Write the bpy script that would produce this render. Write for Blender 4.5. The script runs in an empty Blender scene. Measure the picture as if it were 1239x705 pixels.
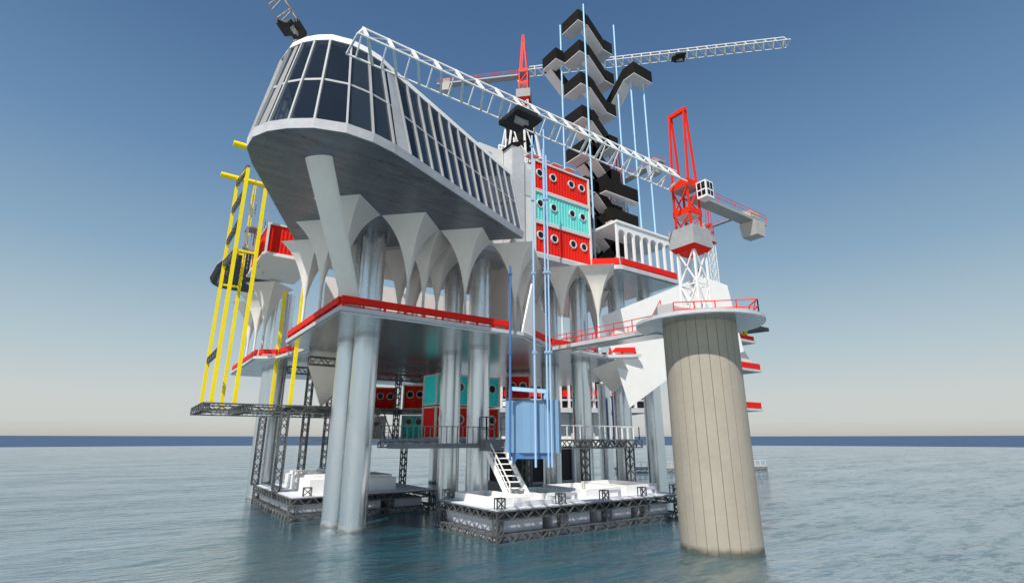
import bpy, bmesh, math, random
from mathutils import Vector as V, Matrix as M
random.seed(7)
R=math.radians
PI=math.pi
sc=bpy.context.scene
COL=sc.collection
K=0.5                       # modelling units are half metres; everything is scaled once at the end
# ------------------------------------------------------------------ materials
MATS={}
def mat(name,col,rough=.6,metal=0.,noise=0.,nscale=1.2,bump=0.,bscale=8.,stretch=(1,1,1),spec=.5,emis=None,wet=False,seams=None):
    m=bpy.data.materials.new(name); m.use_nodes=True
    nt=m.node_tree; N=nt.nodes; L=nt.links
    b=N['Principled BSDF']; b.inputs['Roughness'].default_value=rough; b.inputs['Metallic'].default_value=metal
    b.inputs['Specular IOR Level'].default_value=spec
    b.inputs['Base Color'].default_value=(*col,1)
    tc=N.new('ShaderNodeTexCoord'); mp=N.new('ShaderNodeMapping'); mp.inputs['Scale'].default_value=stretch
    L.new(tc.outputs['Object'],mp.inputs['Vector'])
    if noise>0:
        n=N.new('ShaderNodeTexNoise'); n.inputs['Scale'].default_value=nscale; n.inputs['Detail'].default_value=8; n.inputs['Roughness'].default_value=.65
        L.new(mp.outputs[0],n.inputs['Vector'])
        n2=N.new('ShaderNodeTexNoise'); n2.inputs['Scale'].default_value=nscale*.17; n2.inputs['Detail'].default_value=3
        L.new(mp.outputs[0],n2.inputs['Vector'])
        ad=N.new('ShaderNodeMath'); ad.operation='ADD'; L.new(n.outputs['Fac'],ad.inputs[0]); L.new(n2.outputs['Fac'],ad.inputs[1])
        mr=N.new('ShaderNodeMapRange'); mr.inputs['From Min'].default_value=.65; mr.inputs['From Max'].default_value=1.35
        mr.inputs['To Min'].default_value=1-noise; mr.inputs['To Max'].default_value=1+noise
        L.new(ad.outputs[0],mr.inputs['Value'])
        mx=N.new('ShaderNodeVectorMath'); mx.operation='SCALE'; mx.inputs[0].default_value=col
        L.new(mr.outputs[0],mx.inputs['Scale']); L.new(mx.outputs[0],b.inputs['Base Color'])
        mr2=N.new('ShaderNodeMapRange'); mr2.inputs['From Min'].default_value=.7; mr2.inputs['From Max'].default_value=1.3
        mr2.inputs['To Min'].default_value=max(.03,rough-.12*min(1,noise*3)); mr2.inputs['To Max'].default_value=min(1,rough+.12*min(1,noise*3))
        L.new(ad.outputs[0],mr2.inputs['Value']); L.new(mr2.outputs[0],b.inputs['Roughness'])
    if bump>0:
        n=N.new('ShaderNodeTexNoise'); n.inputs['Scale'].default_value=bscale; n.inputs['Detail'].default_value=6
        L.new(mp.outputs[0],n.inputs['Vector'])
        bp=N.new('ShaderNodeBump'); bp.inputs['Strength'].default_value=bump; bp.inputs['Distance'].default_value=.05
        L.new(n.outputs['Fac'],bp.inputs['Height']); L.new(bp.outputs[0],b.inputs['Normal'])
    if wet or seams:
        src=b.inputs['Base Color'].links[0].from_socket if b.inputs['Base Color'].links else None
        if src is None:
            rgb=N.new('ShaderNodeRGB'); rgb.outputs[0].default_value=(*col,1); src=rgb.outputs[0]
        if wet:       # dark weedy band just above the water
            sp=N.new('ShaderNodeSeparateXYZ'); L.new(tc.outputs['Object'],sp.inputs[0])
            wn=N.new('ShaderNodeTexNoise'); wn.inputs['Scale'].default_value=2.; wn.inputs['Detail'].default_value=5; L.new(tc.outputs['Object'],wn.inputs['Vector'])
            ma=N.new('ShaderNodeMath'); ma.operation='MULTIPLY_ADD'; ma.inputs[1].default_value=-.5; L.new(wn.outputs['Fac'],ma.inputs[0]); L.new(sp.outputs['Z'],ma.inputs[2])
            mr=N.new('ShaderNodeMapRange'); mr.inputs['From Min'].default_value=1.32; mr.inputs['From Max'].default_value=1.62; mr.inputs['To Min'].default_value=.85; mr.inputs['To Max'].default_value=0.
            L.new(ma.outputs[0],mr.inputs['Value'])
            mm=N.new('ShaderNodeMix'); mm.data_type='RGBA'; L.new(mr.outputs[0],mm.inputs[0]); L.new(src,mm.inputs[6]); mm.inputs[7].default_value=(.055,.06,.045,1); src=mm.outputs[2]
            mm2=N.new('ShaderNodeMix'); L.new(mr.outputs[0],mm2.inputs[0]); mm2.inputs[2].default_value=metal; mm2.inputs[3].default_value=0.; L.new(mm2.outputs[0],b.inputs['Metallic'])
        if seams:
            br=N.new('ShaderNodeTexBrick'); br.inputs['Scale'].default_value=1.; br.inputs['Mortar Size'].default_value=.012; br.inputs['Mortar Smooth'].default_value=.3
            br.inputs['Brick Width'].default_value=seams[0]; br.inputs['Row Height'].default_value=seams[1]; br.inputs['Color1'].default_value=(1,1,1,1); br.inputs['Color2'].default_value=(.90,.90,.91,1); br.inputs['Mortar'].default_value=(.6,.6,.6,1)
            L.new(tc.outputs['Object'],br.inputs['Vector'])
            mm=N.new('ShaderNodeMix'); mm.data_type='RGBA'; mm.blend_type='MULTIPLY'; mm.inputs[0].default_value=1.; L.new(src,mm.inputs[6]); L.new(br.outputs['Color'],mm.inputs[7]); src=mm.outputs[2]
        L.new(src,b.inputs['Base Color'])
    MATS[name]=m; return m
mat('white_paint',(.68,.67,.64),.55,noise=.07,nscale=3,bump=.06)
mat('white_bright',(.82,.81,.79),.55,noise=.04,nscale=2)
mat('shell',(.76,.72,.66),.6,noise=.06,nscale=1.5,bump=.05)
mat('red',(.74,.020,.012),.55,noise=.08,nscale=2.5,spec=.1)
mat('teal',(.16,.66,.60),.45,noise=.08,nscale=2.5)
mat('teal_deep',(.03,.80,.75),.5,noise=.08,nscale=2.5,spec=.25)
mat('crane_red',(.80,.028,.008),.5,noise=.06,nscale=3,spec=.15)
mat('steel',(.80,.83,.84),.27,1.0,noise=.03,nscale=2.5,stretch=(1,1,.3),bump=.02,bscale=30,wet=True)
mat('deck_under',(.62,.63,.63),.24,.85,noise=.10,nscale=1.6,bump=.02,bscale=20,seams=(2.4,1.2))
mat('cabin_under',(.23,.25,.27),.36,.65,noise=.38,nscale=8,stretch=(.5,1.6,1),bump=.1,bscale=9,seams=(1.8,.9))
mat('concrete',(.36,.36,.36),.8,noise=.18,nscale=3,bump=.25,bscale=12)
mat('concrete_pale',(.52,.52,.53),.75,noise=.16,nscale=3,bump=.15,bscale=10)
mat('beige',(.36,.322,.262),.85,noise=.10,nscale=5,bump=.25,bscale=20,wet=True)
mat('groove',(.24,.21,.17),.9,wet=True)
mat('grey_steel',(.17,.18,.19),.5,.5,noise=.2,nscale=3)
mat('lattice',(.14,.145,.145),.55,.4,noise=.2,nscale=4)
mat('black',(.016,.014,.013),.6,noise=.3,nscale=2)
mat('brown_black',(.013,.011,.009),.7,noise=.2,nscale=2,spec=.15)
mat('soffit',(.72,.67,.66),.6,noise=.06,nscale=2)
mat('pane_black',(.006,.007,.009),.12)
mat('blue_pale',(.33,.52,.74),.45,noise=.06,nscale=3)
mat('blue_mid',(.05,.15,.36),.45,noise=.08,nscale=3)
mat('blue_sky',(.38,.62,.80),.45,noise=.05,nscale=3)
mat('blue_lift',(.16,.29,.45),.45,noise=.05,nscale=2)
mat('yellow',(.93,.74,.008),.5,noise=.06,nscale=2,spec=.2)
mat('grey_paint',(.33,.33,.32),.6,noise=.08,nscale=3)
mat('ballast',(.45,.43,.39),.75,noise=.1,nscale=3,bump=.1)
mat('barge_grey',(.46,.47,.52),.6,noise=.08,nscale=2)
mat('barge_deck',(.66,.68,.74),.6,noise=.06,nscale=2)
mat('wood',(.26,.21,.15),.8,noise=.2,nscale=3,stretch=(1,8,1))
mat('dark_hull',(.02,.02,.018),.5,noise=.2,nscale=2)
def glass_mat(name,tint,base,fac):
    m=bpy.data.materials.new(name); m.use_nodes=True; nt=m.node_tree; N=nt.nodes; L=nt.links
    b=N['Principled BSDF']; b.inputs['Base Color'].default_value=(*base,1); b.inputs['Roughness'].default_value=.04; b.inputs['IOR'].default_value=1.5
    n=N.new('ShaderNodeTexNoise'); n.inputs['Scale'].default_value=.5; bp=N.new('ShaderNodeBump'); bp.inputs['Strength'].default_value=.02
    L.new(n.outputs['Fac'],bp.inputs['Height']); L.new(bp.outputs[0],b.inputs['Normal'])
    t=N.new('ShaderNodeBsdfTransparent'); t.inputs[0].default_value=(*tint,1)
    mx=N.new('ShaderNodeMixShader'); mx.inputs[0].default_value=fac
    L.new(b.outputs[0],mx.inputs[1]); L.new(t.outputs[0],mx.inputs[2]); L.new(mx.outputs[0],N['Material Output'].inputs['Surface'])
    MATS[name]=m
mat('warm_wall',(.80,.75,.72),.7,noise=.04,nscale=2)
mat('frame_grey',(.50,.50,.49),.6,noise=.06,nscale=3)
mat('jib_grey',(.33,.32,.30),.6,noise=.06,nscale=3)
glass_mat('glass',(.72,.78,.86),(.016,.026,.050),.50)
glass_mat('glass_pale',(.72,.78,.86),(.050,.068,.095),.42)
# ------------------------------------------------------------------ mesh building
class MB:
    def __init__(s): s.v=[]; s.f=[]; s.mi=[]
    def add(s,vs,fs,mi=0):
        o=len(s.v); s.v+= [V(p) for p in vs]; s.f+=[[i+o for i in f] for f in fs]; s.mi+=[mi]*len(fs); return s
    def box(s,x0,x1,y0,y1,z0,z1,mi=0,mtx=None):
        vs=[V(p) for p in ((x0,y0,z0),(x1,y0,z0),(x1,y1,z0),(x0,y1,z0),(x0,y0,z1),(x1,y0,z1),(x1,y1,z1),(x0,y1,z1))]
        if mtx is not None: vs=[mtx@p for p in vs]
        return s.add(vs,[[3,2,1,0],[4,5,6,7],[0,1,5,4],[1,2,6,5],[2,3,7,6],[3,0,4,7]],mi)
    def prism(s,poly,z0,z1,mi=0,top=None):
        n=len(poly); tp=top or poly
        vs=[(p[0],p[1],z0) for p in poly]+[(p[0],p[1],z1) for p in tp]
        return s.add(vs,[list(range(n))[::-1],list(range(n,2*n))]+[[i,(i+1)%n,n+(i+1)%n,n+i] for i in range(n)],mi)
    def bar(s,p,q,w,h=None,mi=0,cap=True,up=None):
        p=V(p);q=V(q);h=h or w; d=(q-p); 
        if d.length<1e-6: return s
        d.normalize(); u=V(up) if up else (V((0,0,1)) if abs(d.z)<.95 else V((1,0,0)))
        a=d.cross(u).normalized(); b=a.cross(d).normalized()
        a*=w/2;b*=h/2
        vs=[p-a-b,p+a-b,p+a+b,p-a+b,q-a-b,q+a-b,q+a+b,q-a+b]
        fs=[[0,1,5,4],[1,2,6,5],[2,3,7,6],[3,0,4,7]]
        if cap: fs+=[[3,2,1,0],[4,5,6,7]]
        return s.add(vs,fs,mi)
    def tube(s,p,q,r,n=12,r2=None,mi=0,cap=True):
        p=V(p);q=V(q);d=(q-p).normalized(); u=V((0,0,1)) if abs(d.z)<.95 else V((1,0,0))
        a=d.cross(u).normalized(); b=a.cross(d).normalized(); r2=r if r2 is None else r2
        vs=[p+(a*math.cos(t)+b*math.sin(t))*r for t in [2*PI*i/n for i in range(n)]]+[q+(a*math.cos(t)+b*math.sin(t))*r2 for t in [2*PI*i/n for i in range(n)]]
        fs=[[i,(i+1)%n,n+(i+1)%n,n+i] for i in range(n)]
        if cap: fs+=[list(range(n))[::-1],list(range(n,2*n))]
        return s.add(vs,fs,mi)
    def quad(s,*ps,mi=0): return s.add(ps,[list(range(len(ps)))],mi)
    def slab(s,pts,n,t,mi=0):           # planar polygon given thickness t along n
        n=V(n).normalized()*t; k=len(pts); vs=[V(p) for p in pts]+[V(p)+n for p in pts]
        return s.add(vs,[list(range(k))[::-1],list(range(k,2*k))]+[[i,(i+1)%k,k+(i+1)%k,k+i] for i in range(k)],mi)
    def truss(s,p,q,w,h,n,c=.16,l=.1,up=None,mi=0):
        """box lattice beam: four chords with zigzag lacing on four faces"""
        p=V(p);q=V(q);d=(q-p).normalized(); u=V(up) if up else (V((0,0,1)) if abs(d.z)<.9 else V((0,1,0)))
        a=d.cross(u).normalized()*w/2; b=a.normalized().cross(d).normalized()*h/2
        cs=[-a-b,a-b,a+b,-a+b]
        for k in cs: s.bar(p+k,q+k,c,mi=mi,cap=False)
        for j in range(4):
            A=cs[j];B=cs[(j+1)%4]
            for i in range(n):
                t0=p+(q-p)*(i/n);t1=p+(q-p)*((i+1)/n)
                if (i+j)%2: s.bar(t0+A,t1+B,l,mi=mi,cap=False)
                else: s.bar(t0+B,t1+A,l,mi=mi,cap=False)
            s.bar(p+A,p+B,c,mi=mi,cap=False); s.bar(q+A,q+B,c,mi=mi,cap=False)
        return s
    def rail(s,pts,h=1.6,sp=3.,r=.09,levels=(1.,.55),post=True,mi=0):
        for i in range(len(pts)-1):
            a=V(pts[i]);b=V(pts[i+1]);n=max(1,round((b-a).length/sp))
            for l in levels: s.bar(a+V((0,0,h*l)),b+V((0,0,h*l)),r,mi=mi)
            for k in range(n+1):
                c=a.lerp(b,k/n); s.bar(c,c+V((0,0,h)),r,mi=mi)
        return s
    def mesh(s,name,mats,smooth=0,origin=(0,0,0)):
        o=V(origin); me=bpy.data.meshes.new(name)
        me.from_pydata([tuple(p-o) for p in s.v],[],s.f)
        for m in (mats if isinstance(mats,(list,tuple)) else [mats]): me.materials.append(MATS[m])
        if max(s.mi,default=0)>0: me.polygons.foreach_set('material_index',s.mi)
        bm=bmesh.new(); bm.from_mesh(me); bmesh.ops.recalc_face_normals(bm,faces=bm.faces); bm.to_mesh(me); bm.free()
        if smooth:
            me.polygons.foreach_set('use_smooth',[True]*len(me.polygons)); me.set_sharp_from_angle(angle=R(smooth))
        me.update(); return me
def tag(o,label,cat,group=None):
    o['label']=label; o['category']=cat
    if group: o['group']=group
    return o
def thing(name,label,cat,loc=(0,0,0),group=None):
    o=bpy.data.objects.new(name,None); COL.objects.link(o); o.location=loc; o.empty_display_size=.5
    return tag(o,label,cat,group)
def part(name,mb,mats,root,smooth=0,world=True,label=None,kind=None):
    org=V((0,0,0))
    if world:
        p=root
        while p: org=org+p.location; p=p.parent
    me=mb.mesh(name,mats,smooth,org); o=bpy.data.objects.new(name,me); COL.objects.link(o); o.parent=root
    if label:o['label']=label
    if kind:o['kind']=kind
    return o
def solo(name,mb,mats,label,cat,group=None,smooth=0,loc=None):
    if loc is None:
        n=len(mb.v); loc=V((sum(p.x for p in mb.v)/n,sum(p.y for p in mb.v)/n,min(p.z for p in mb.v)))
    me=mb.mesh(name,mats,smooth,loc); o=bpy.data.objects.new(name,me); COL.objects.link(o); o.location=loc
    return tag(o,label,cat,group)
def struct(name,mb,mats,smooth=0):
    me=mb.mesh(name,mats,smooth); o=bpy.data.objects.new(name,me); COL.objects.link(o); o['kind']='structure'; return o
def dup(o,loc,label=None,rz=None,group=None):
    r=o.copy(); COL.objects.link(r); r.location=loc
    if rz is not None: r.rotation_euler=(0,0,rz)
    if label: r['label']=label
    if group: r['group']=group
    for ch in o.children:
        c=ch.copy(); COL.objects.link(c); c.parent=r
        for g in ch.children:
            d=g.copy(); COL.objects.link(d); d.parent=c
    return r
S2=math.sqrt(.5)
# ------------------------------------------------------------------ camera, sky, sun
HOR=531.;F=619.5;PIT=math.atan((HOR-352.5)/F); HDG=54.5; CAMZ=10.
cam=bpy.data.cameras.new('camera'); co=bpy.data.objects.new('camera',cam); COL.objects.link(co)
cam.sensor_width=36; cam.lens=36*F/1239; cam.clip_end=60000; cam.clip_start=.1
co.location=(0,0,CAMZ); co.rotation_euler=(PI/2+PIT,0,R(HDG-90)); sc.camera=co
SUN=V((-.83,-.56,0)).normalized()*math.cos(R(52))+V((0,0,math.sin(R(52))))
sl=bpy.data.lights.new('sun','SUN'); sl.energy=5.0; sl.angle=R(.5); sl.color=(1,.95,.88)
so=bpy.data.objects.new('sun',sl); COL.objects.link(so); so.rotation_euler=(-SUN).to_track_quat('-Z','Y').to_euler(); so.location=(0,0,100)
w=bpy.data.worlds.new('World'); sc.world=w; w.use_nodes=True; N=w.node_tree.nodes; L=w.node_tree.links
bg=N['Background']; sky=N.new('ShaderNodeTexSky'); sky.sky_type='NISHITA'; sky.sun_disc=False
sky.sun_elevation=R(52); sky.sun_rotation=math.atan2(SUN.x,SUN.y); sky.air_density=1.0; sky.dust_density=1.5; sky.ozone_density=2.
tc=N.new('ShaderNodeTexCoord'); sx=N.new('ShaderNodeSeparateXYZ'); L.new(tc.outputs['Generated'],sx.inputs[0])
rp=N.new('ShaderNodeValToRGB'); L.new(sx.outputs['Z'],rp.inputs[0]); cr=rp.color_ramp
def srgb(r,g,b): return tuple(((c/255)/12.92 if c/255<.04045 else ((c/255+.055)/1.055)**2.4) for c in (r,g,b))+(1,)
stops=[(0.0,(186,183,177)),(.010,(197,197,192)),(.03,(205,208,205)),(.07,(203,209,208)),(.15,(181,200,208)),(.30,(139,170,195)),(.45,(107,143,180)),(.62,(82,117,159)),(.78,(68,100,142)),(1.,(58,88,130))]
while len(cr.elements)<len(stops): cr.elements.new(.5)
for e,(p,c) in zip(cr.elements,stops): e.position=p; e.color=srgb(*c)
sm=N.new('ShaderNodeVectorMath'); sm.operation='SCALE'; sm.inputs['Scale'].default_value=.07; L.new(sky.outputs[0],sm.inputs[0])
mx=N.new('ShaderNodeMix'); mx.data_type='RGBA'; mx.inputs[0].default_value=.95
L.new(sm.outputs[0],mx.inputs[6]); L.new(rp.outputs[0],mx.inputs[7]); L.new(mx.outputs[2],bg.inputs[0]); bg.inputs[1].default_value=1.
sc.view_settings.view_transform='Standard'; sc.view_settings.look='None'; sc.view_settings.exposure=0
sc.cycles.max_bounces=8; sc.cycles.transparent_max_bounces=12; sc.cycles.use_denoising=True
# ------------------------------------------------------------------ sea
def sea():
    m=bpy.data.materials.new('sea_water'); m.use_nodes=True; nt=m.node_tree; N=nt.nodes; L=nt.links
    b=N['Principled BSDF']; b.inputs['Base Color'].default_value=(.016,.100,.135,1); b.inputs['Roughness'].default_value=.1; b.inputs['IOR'].default_value=1.33
    gl=N.new('ShaderNodeBsdfGlossy'); gl.inputs['Color'].default_value=(.95,.99,1.,1); gl.inputs['Roughness'].default_value=.03
    lw=N.new('ShaderNodeLayerWeight'); lw.inputs['Blend'].default_value=.5; lm=N.new('ShaderNodeMapRange'); lm.interpolation_type='SMOOTHSTEP'
    lm.inputs['From Min'].default_value=.44; lm.inputs["From Max"].default_value=.82; lm.inputs['To Min'].default_value=.02; lm.inputs['To Max'].default_value=.95
    L.new(lw.outputs['Facing'],lm.inputs['Value']); ms=N.new('ShaderNodeMixShader'); L.new(lm.outputs[0],ms.inputs[0]); L.new(b.outputs[0],ms.inputs[1]); L.new(gl.outputs[0],ms.inputs[2])
    L.new(ms.outputs[0],N['Material Output'].inputs['Surface'])
    tc=N.new('ShaderNodeTexCoord')
    hs=None
    def noise(sc_,st,rot,det,rough=.55):
        mp=N.new('ShaderNodeMapping'); mp.inputs['Scale'].default_value=st; mp.inputs['Rotation'].default_value=(0,0,rot+R(35.5))
        n=N.new('ShaderNodeTexNoise'); n.inputs['Scale'].default_value=sc_; n.inputs['Detail'].default_value=det; n.inputs['Roughness'].default_value=rough
        L.new(tc.outputs['Object'],mp.inputs[0]); L.new(mp.outputs[0],n.inputs['Vector']); return n
    for (sc_,st,rot,det,dist) in ((1.15,(.44,1,1),.10,7,.36),(3.6,(.45,1,1),-.12,7,.17),(.30,(.45,1,1),.2,4,.26),(.08,(.5,1,1),.3,3,.30),(7.,(.5,1,1),.1,3,.010)):
        n=noise(sc_,st,rot,det,.6)
        k=N.new('ShaderNodeMath'); k.operation='MULTIPLY'; k.inputs[1].default_value=dist; L.new(n.outputs['Fac'],k.inputs[0])
        if hs is None: hs=k
        else:
            a=N.new('ShaderNodeMath'); a.operation='ADD'; L.new(hs.outputs[0],a.inputs[0]); L.new(k.outputs[0],a.inputs[1]); hs=a
    pt=noise(.16,(.22,1,1),.05,4,.6); pm=N.new('ShaderNodeMapRange'); pm.inputs['From Min'].default_value=.42; pm.inputs['From Max'].default_value=.66
    pm.inputs['To Min'].default_value=.40; pm.inputs['To Max'].default_value=1.; L.new(pt.outputs['Fac'],pm.inputs['Value'])
    bp=N.new('ShaderNodeBump'); bp.inputs['Strength'].default_value=1.; bp.inputs['Distance'].default_value=1.
    L.new(pm.outputs[0],bp.inputs['Strength']); L.new(hs.outputs[0],bp.inputs['Height']); L.new(bp.outputs[0],b.inputs['Normal']); L.new(bp.outputs[0],gl.inputs['Normal']); L.new(bp.outputs[0],lw.inputs['Normal'])
    # dark wave fronts painted in: noise streaks cut the reflection, more in windy patches
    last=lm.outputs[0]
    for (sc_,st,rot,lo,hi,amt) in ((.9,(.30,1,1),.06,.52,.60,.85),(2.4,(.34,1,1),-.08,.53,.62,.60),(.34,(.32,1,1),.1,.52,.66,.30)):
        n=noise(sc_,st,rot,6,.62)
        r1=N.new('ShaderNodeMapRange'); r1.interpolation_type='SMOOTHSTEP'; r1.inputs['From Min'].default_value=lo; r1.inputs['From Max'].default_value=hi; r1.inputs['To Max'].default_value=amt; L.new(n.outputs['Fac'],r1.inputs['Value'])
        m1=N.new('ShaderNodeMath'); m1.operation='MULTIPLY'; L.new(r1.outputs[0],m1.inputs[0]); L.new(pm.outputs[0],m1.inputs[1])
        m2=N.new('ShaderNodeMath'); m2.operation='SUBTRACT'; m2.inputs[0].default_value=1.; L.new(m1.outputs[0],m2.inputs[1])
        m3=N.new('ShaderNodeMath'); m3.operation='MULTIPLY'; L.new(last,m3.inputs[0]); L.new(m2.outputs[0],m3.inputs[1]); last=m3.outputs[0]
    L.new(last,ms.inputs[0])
    MATS['sea_water']=m
    RS=955.; c=[(RS*math.cos(2*PI*i/256),RS*math.sin(2*PI*i/256),0) for i in range(256)]
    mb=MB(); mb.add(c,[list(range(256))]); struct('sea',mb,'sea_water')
    mat('far_sea',(.075,.12,.195),1.,spec=0.,noise=.05,nscale=.02)
    mb=MB(); R2=9000; z2=10+R2*math.tan(R(.27))
    o=[(R2*math.cos(2*PI*i/256),R2*math.sin(2*PI*i/256),z2) for i in range(256)]
    i_=[(p[0],p[1],-.1) for p in c]
    mb.add(i_+o,[[i,(i+1)%256,256+(i+1)%256,256+i] for i in range(256)]); struct('distant_sea',mb,'far_sea',30)
sea()
# ------------------------------------------------------------------ steel columns
def column(x,y,z1,label,r=1.53,name='steel_column'):
    t=thing(name,label,'column',(x,y,-3),'round steel columns rising from the sea')
    part('shaft',MB().tube((x,y,-3),(x,y,z1),r,40),'steel',t,40)
    mb=MB(); 
    part('collar',MB().tube((x,y,22.0),(x,y,22.398),r+.08,40),'deck_under',t,40)
for x,y,z,l in ((21.9,61.9,36.04,'nearest round steel column, right one of the pair under the left deck corner'),
    (21.3,66.6,36.04,'round steel column, left one of the close pair under the left deck corner'),
    (38.2,61.6,36.04,'round steel column just behind the caged stair landing'),
    (37.4,68.2,36.04,'round steel column directly left of the one behind the caged landing'),
    (58.2,62.2,36.04,'round steel column right of the blue lift car, under the red railed bridge'),
    (57.6,69.2,36.04,'thin looking round steel column just right of the blue lift car'),
    (68.5,63.,36.04,'round steel column under the grey inverted pyramid'),
    (73.4,60.4,36.04,'round steel column just left of the big concrete pile'),
    (19.5,100.5,36.04,'round steel column, right one of the far left pair beside the lattice legs'),
    (19.2,104.6,36.04,'round steel column, left one of the far left pair beside the lattice legs'),
    (60.5,116.6,22.4,'distant round steel column seen between the two central columns'),
    (83,88,22.4,'distant round steel column in the gap left of the concrete pile'),
    (88,86.5,22.4,'distant round steel column right in the gap beside the concrete pile'),
    (74,90,22.4,'distant round steel column behind the inverted pyramid')):
    column(x,y,z,l)
# ------------------------------------------------------------------ concrete pile with round platform
px_,py_=47.3,32.0
t=thing('concrete_pile','huge beige grooved concrete pile standing in the sea with a round platform on top','pile',(px_,py_,-3))
mb=MB(); n=24
for k in range(n):
    a0=2*PI*(k+.03)/n;a1=2*PI*(k+.97)/n; seg=5
    for j in range(seg):
        b0=a0+(a1-a0)*j/seg;b1=a0+(a1-a0)*(j+1)/seg
        mb.quad(*[(px_+3.72*math.cos(b),py_+3.72*math.sin(b),z) for b,z in ((b0,-3),(b1,-3),(b1,21.52),(b0,21.52))])
    c0=2*PI*(k-.03)/n;c1=2*PI*(k+.03)/n;cm=2*PI*k/n
    mb.quad(*[(px_+r*math.cos(b),py_+r*math.sin(b),z) for r,b,z in ((3.72,c0,-3),(3.67,cm,-3),(3.67,cm,21.52),(3.72,c0,21.52))],mi=1)
    mb.quad(*[(px_+r*math.cos(b),py_+r*math.sin(b),z) for r,b,z in ((3.67,cm,-3),(3.72,c1,-3),(3.72,c1,21.52),(3.67,cm,21.52))],mi=1)
part('shaft',mb,['beige','groove'],t)
mb=MB(); rr=6.5; ns=64; zp=21.95
pl=[(px_+rr*math.cos(2*PI*i/ns),py_+rr*math.sin(2*PI*i/ns)) for i in range(ns)]
part('platform',MB().prism(pl,21.6,zp),'concrete_pale',t,40)
part('soffit_plate',MB().tube((px_,py_,21.5),(px_,py_,21.597),rr-.06,64),'deck_under',t,40)
PD=V((px_,py_,zp))
def pd_(e,d,z=0): return PD+V((S2,-S2,0))*e+V((S2,S2,0))*d+V((0,0,z))
mb=MB(); mb.rail([pd_(-2.9,-3.3),pd_(5.2,-3.3),pd_(5.2,-.3)],1.5,2.1,.09,(1.,.5)); mb.bar(pd_(5.2,-.8),pd_(5.2,-2.6,1.5),.07)
part('railing',mb,'crane_red',t)
q=[pd_(*p) for p in ((-4.5,-3.2),(-2.95,-3.2),(-2.95,.4),(-4.5,.4))]+[pd_(*p) for p in ((-4.5,-3.2,1.25),(-2.95,-3.2,1.45),(-2.95,.4,1.45),(-4.5,.4,1.25))]
part('block',MB().add(q,[[3,2,1,0],[4,5,6,7],[0,1,5,4],[1,2,6,5],[2,3,7,6],[3,0,4,7]]),'concrete',t)
q=[pd_(*p) for p in ((-2.94,-2.6),(1.6,-2.6),(1.6,.4),(-2.94,.4),(-2.94,-2.6,1.4),(1.6,-2.6,.15),(1.6,.4,.15),(-2.94,.4,1.4))]
part('ramp_wedge',MB().add(q,[[3,2,1,0],[4,5,6,7],[0,1,5,4],[1,2,6,5],[2,3,7,6],[3,0,4,7]]),'concrete',t)
# walkway bridge
t=thing('foot_bridge','narrow grey footbridge with thin red railings joining the deck to the round pile platform','bridge',(48,46,21.52))
bl=[(46.0,36.6),(49.4,36.6),(49.8,57.2),(47.4,56.6)]; zb_=(21.55,21.55,22.35,22.35)
def hexa(poly,z0,z1):
    return MB().add([(*p,a) for p,a in zip(poly,z0)]+[(*p,a) for p,a in zip(poly,z1)],[[3,2,1,0],[4,5,6,7],[0,1,5,4],[1,2,6,5],[2,3,7,6],[3,0,4,7]])
part('slab',hexa(bl,zb_,[z+.5 for z in zb_]),'concrete_pale',t)
part('soffit',hexa([(46.3,36.8),(49.2,36.8),(49.6,57),(47.7,56.5)],[z-.15 for z in zb_],[z-.004 for z in zb_]),'deck_under',t)
for a,b in (((46.2,37.2,22.05),(47.5,56.3,22.85)),((49.3,37.2,22.05),(49.65,56.8,22.85))):
    part('railing',MB().rail([a,b],1.5,3.2,.085,(1.,.5)),'crane_red',t)
part('stair_railing',MB().rail([(46.2,37.2,22.05),(44.6,34.6,23.2)],1.4,2.2,.07,(1.,)),'crane_red',t)
# ------------------------------------------------------------------ main deck
dk=[(15,51.2),(38.4,51.2),(47.6,56.5),(51.5,57.),(60.3,57.8),(64,54.2),(64.2,63),(84,64.5),(84,96),(60,118),(14,118),(14,92.3),(17,90),(18.8,77.7),(15,74.5)]
t=thing('main_deck','broad main deck of the platform with shiny grey underside and red bench parapets','deck',(40,75,22.4))
part('slab',MB().prism(dk,22.6,23.05),'concrete_pale',t)
ins=[(15.25,51.45),(38.3,51.45),(47.5,56.75),(51.5,57.25),(60.4,58.05),(63.8,54.7),(64,63.2),(83.7,64.7),(83.7,95.7),(59.8,117.7),(14.25,117.7),(14.25,92.4),(17.2,90.2),(19.05,77.6),(15.25,74.3)]
part('soffit',MB().prism(ins,22.4,22.596),'deck_under',t)
def parapet(a,b,h=.72,z=23.05,gap=.42,th=.4,root=t,sp=2.4):
    a=V((*a,z));b=V((*b,z));d=(b-a);n=max(1,round(d.length/sp)); mb=MB()
    mb.bar(a+V((0,0,gap+h/2)),b+V((0,0,gap+h/2)),th,h)
    for k in range(n+1):
        c=a.lerp(b,min(max(k/n,.01),.99)); mb.bar(c,c+V((0,0,gap+.02)),.22)
    mb.bar(a+V((0,0,.14)),b+V((0,0,.14)),.09)
    part('parapet',mb,'red',root)
for a,b in (((15.22,51.4),(36.2,51.4)),((15.22,51.9),(15.22,74.0)),((40.6,53),(47.2,56.8)),((47.9,57.2),(57.5,57.85)),((60.6,57.9),(63.6,55.0)),
            ((14.4,92.6),(14.4,117.5)),((14.8,92.3),(17.1,90.5)),((17.4,89.8),(19.1,78.2))):
    parapet(a,b)
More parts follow.
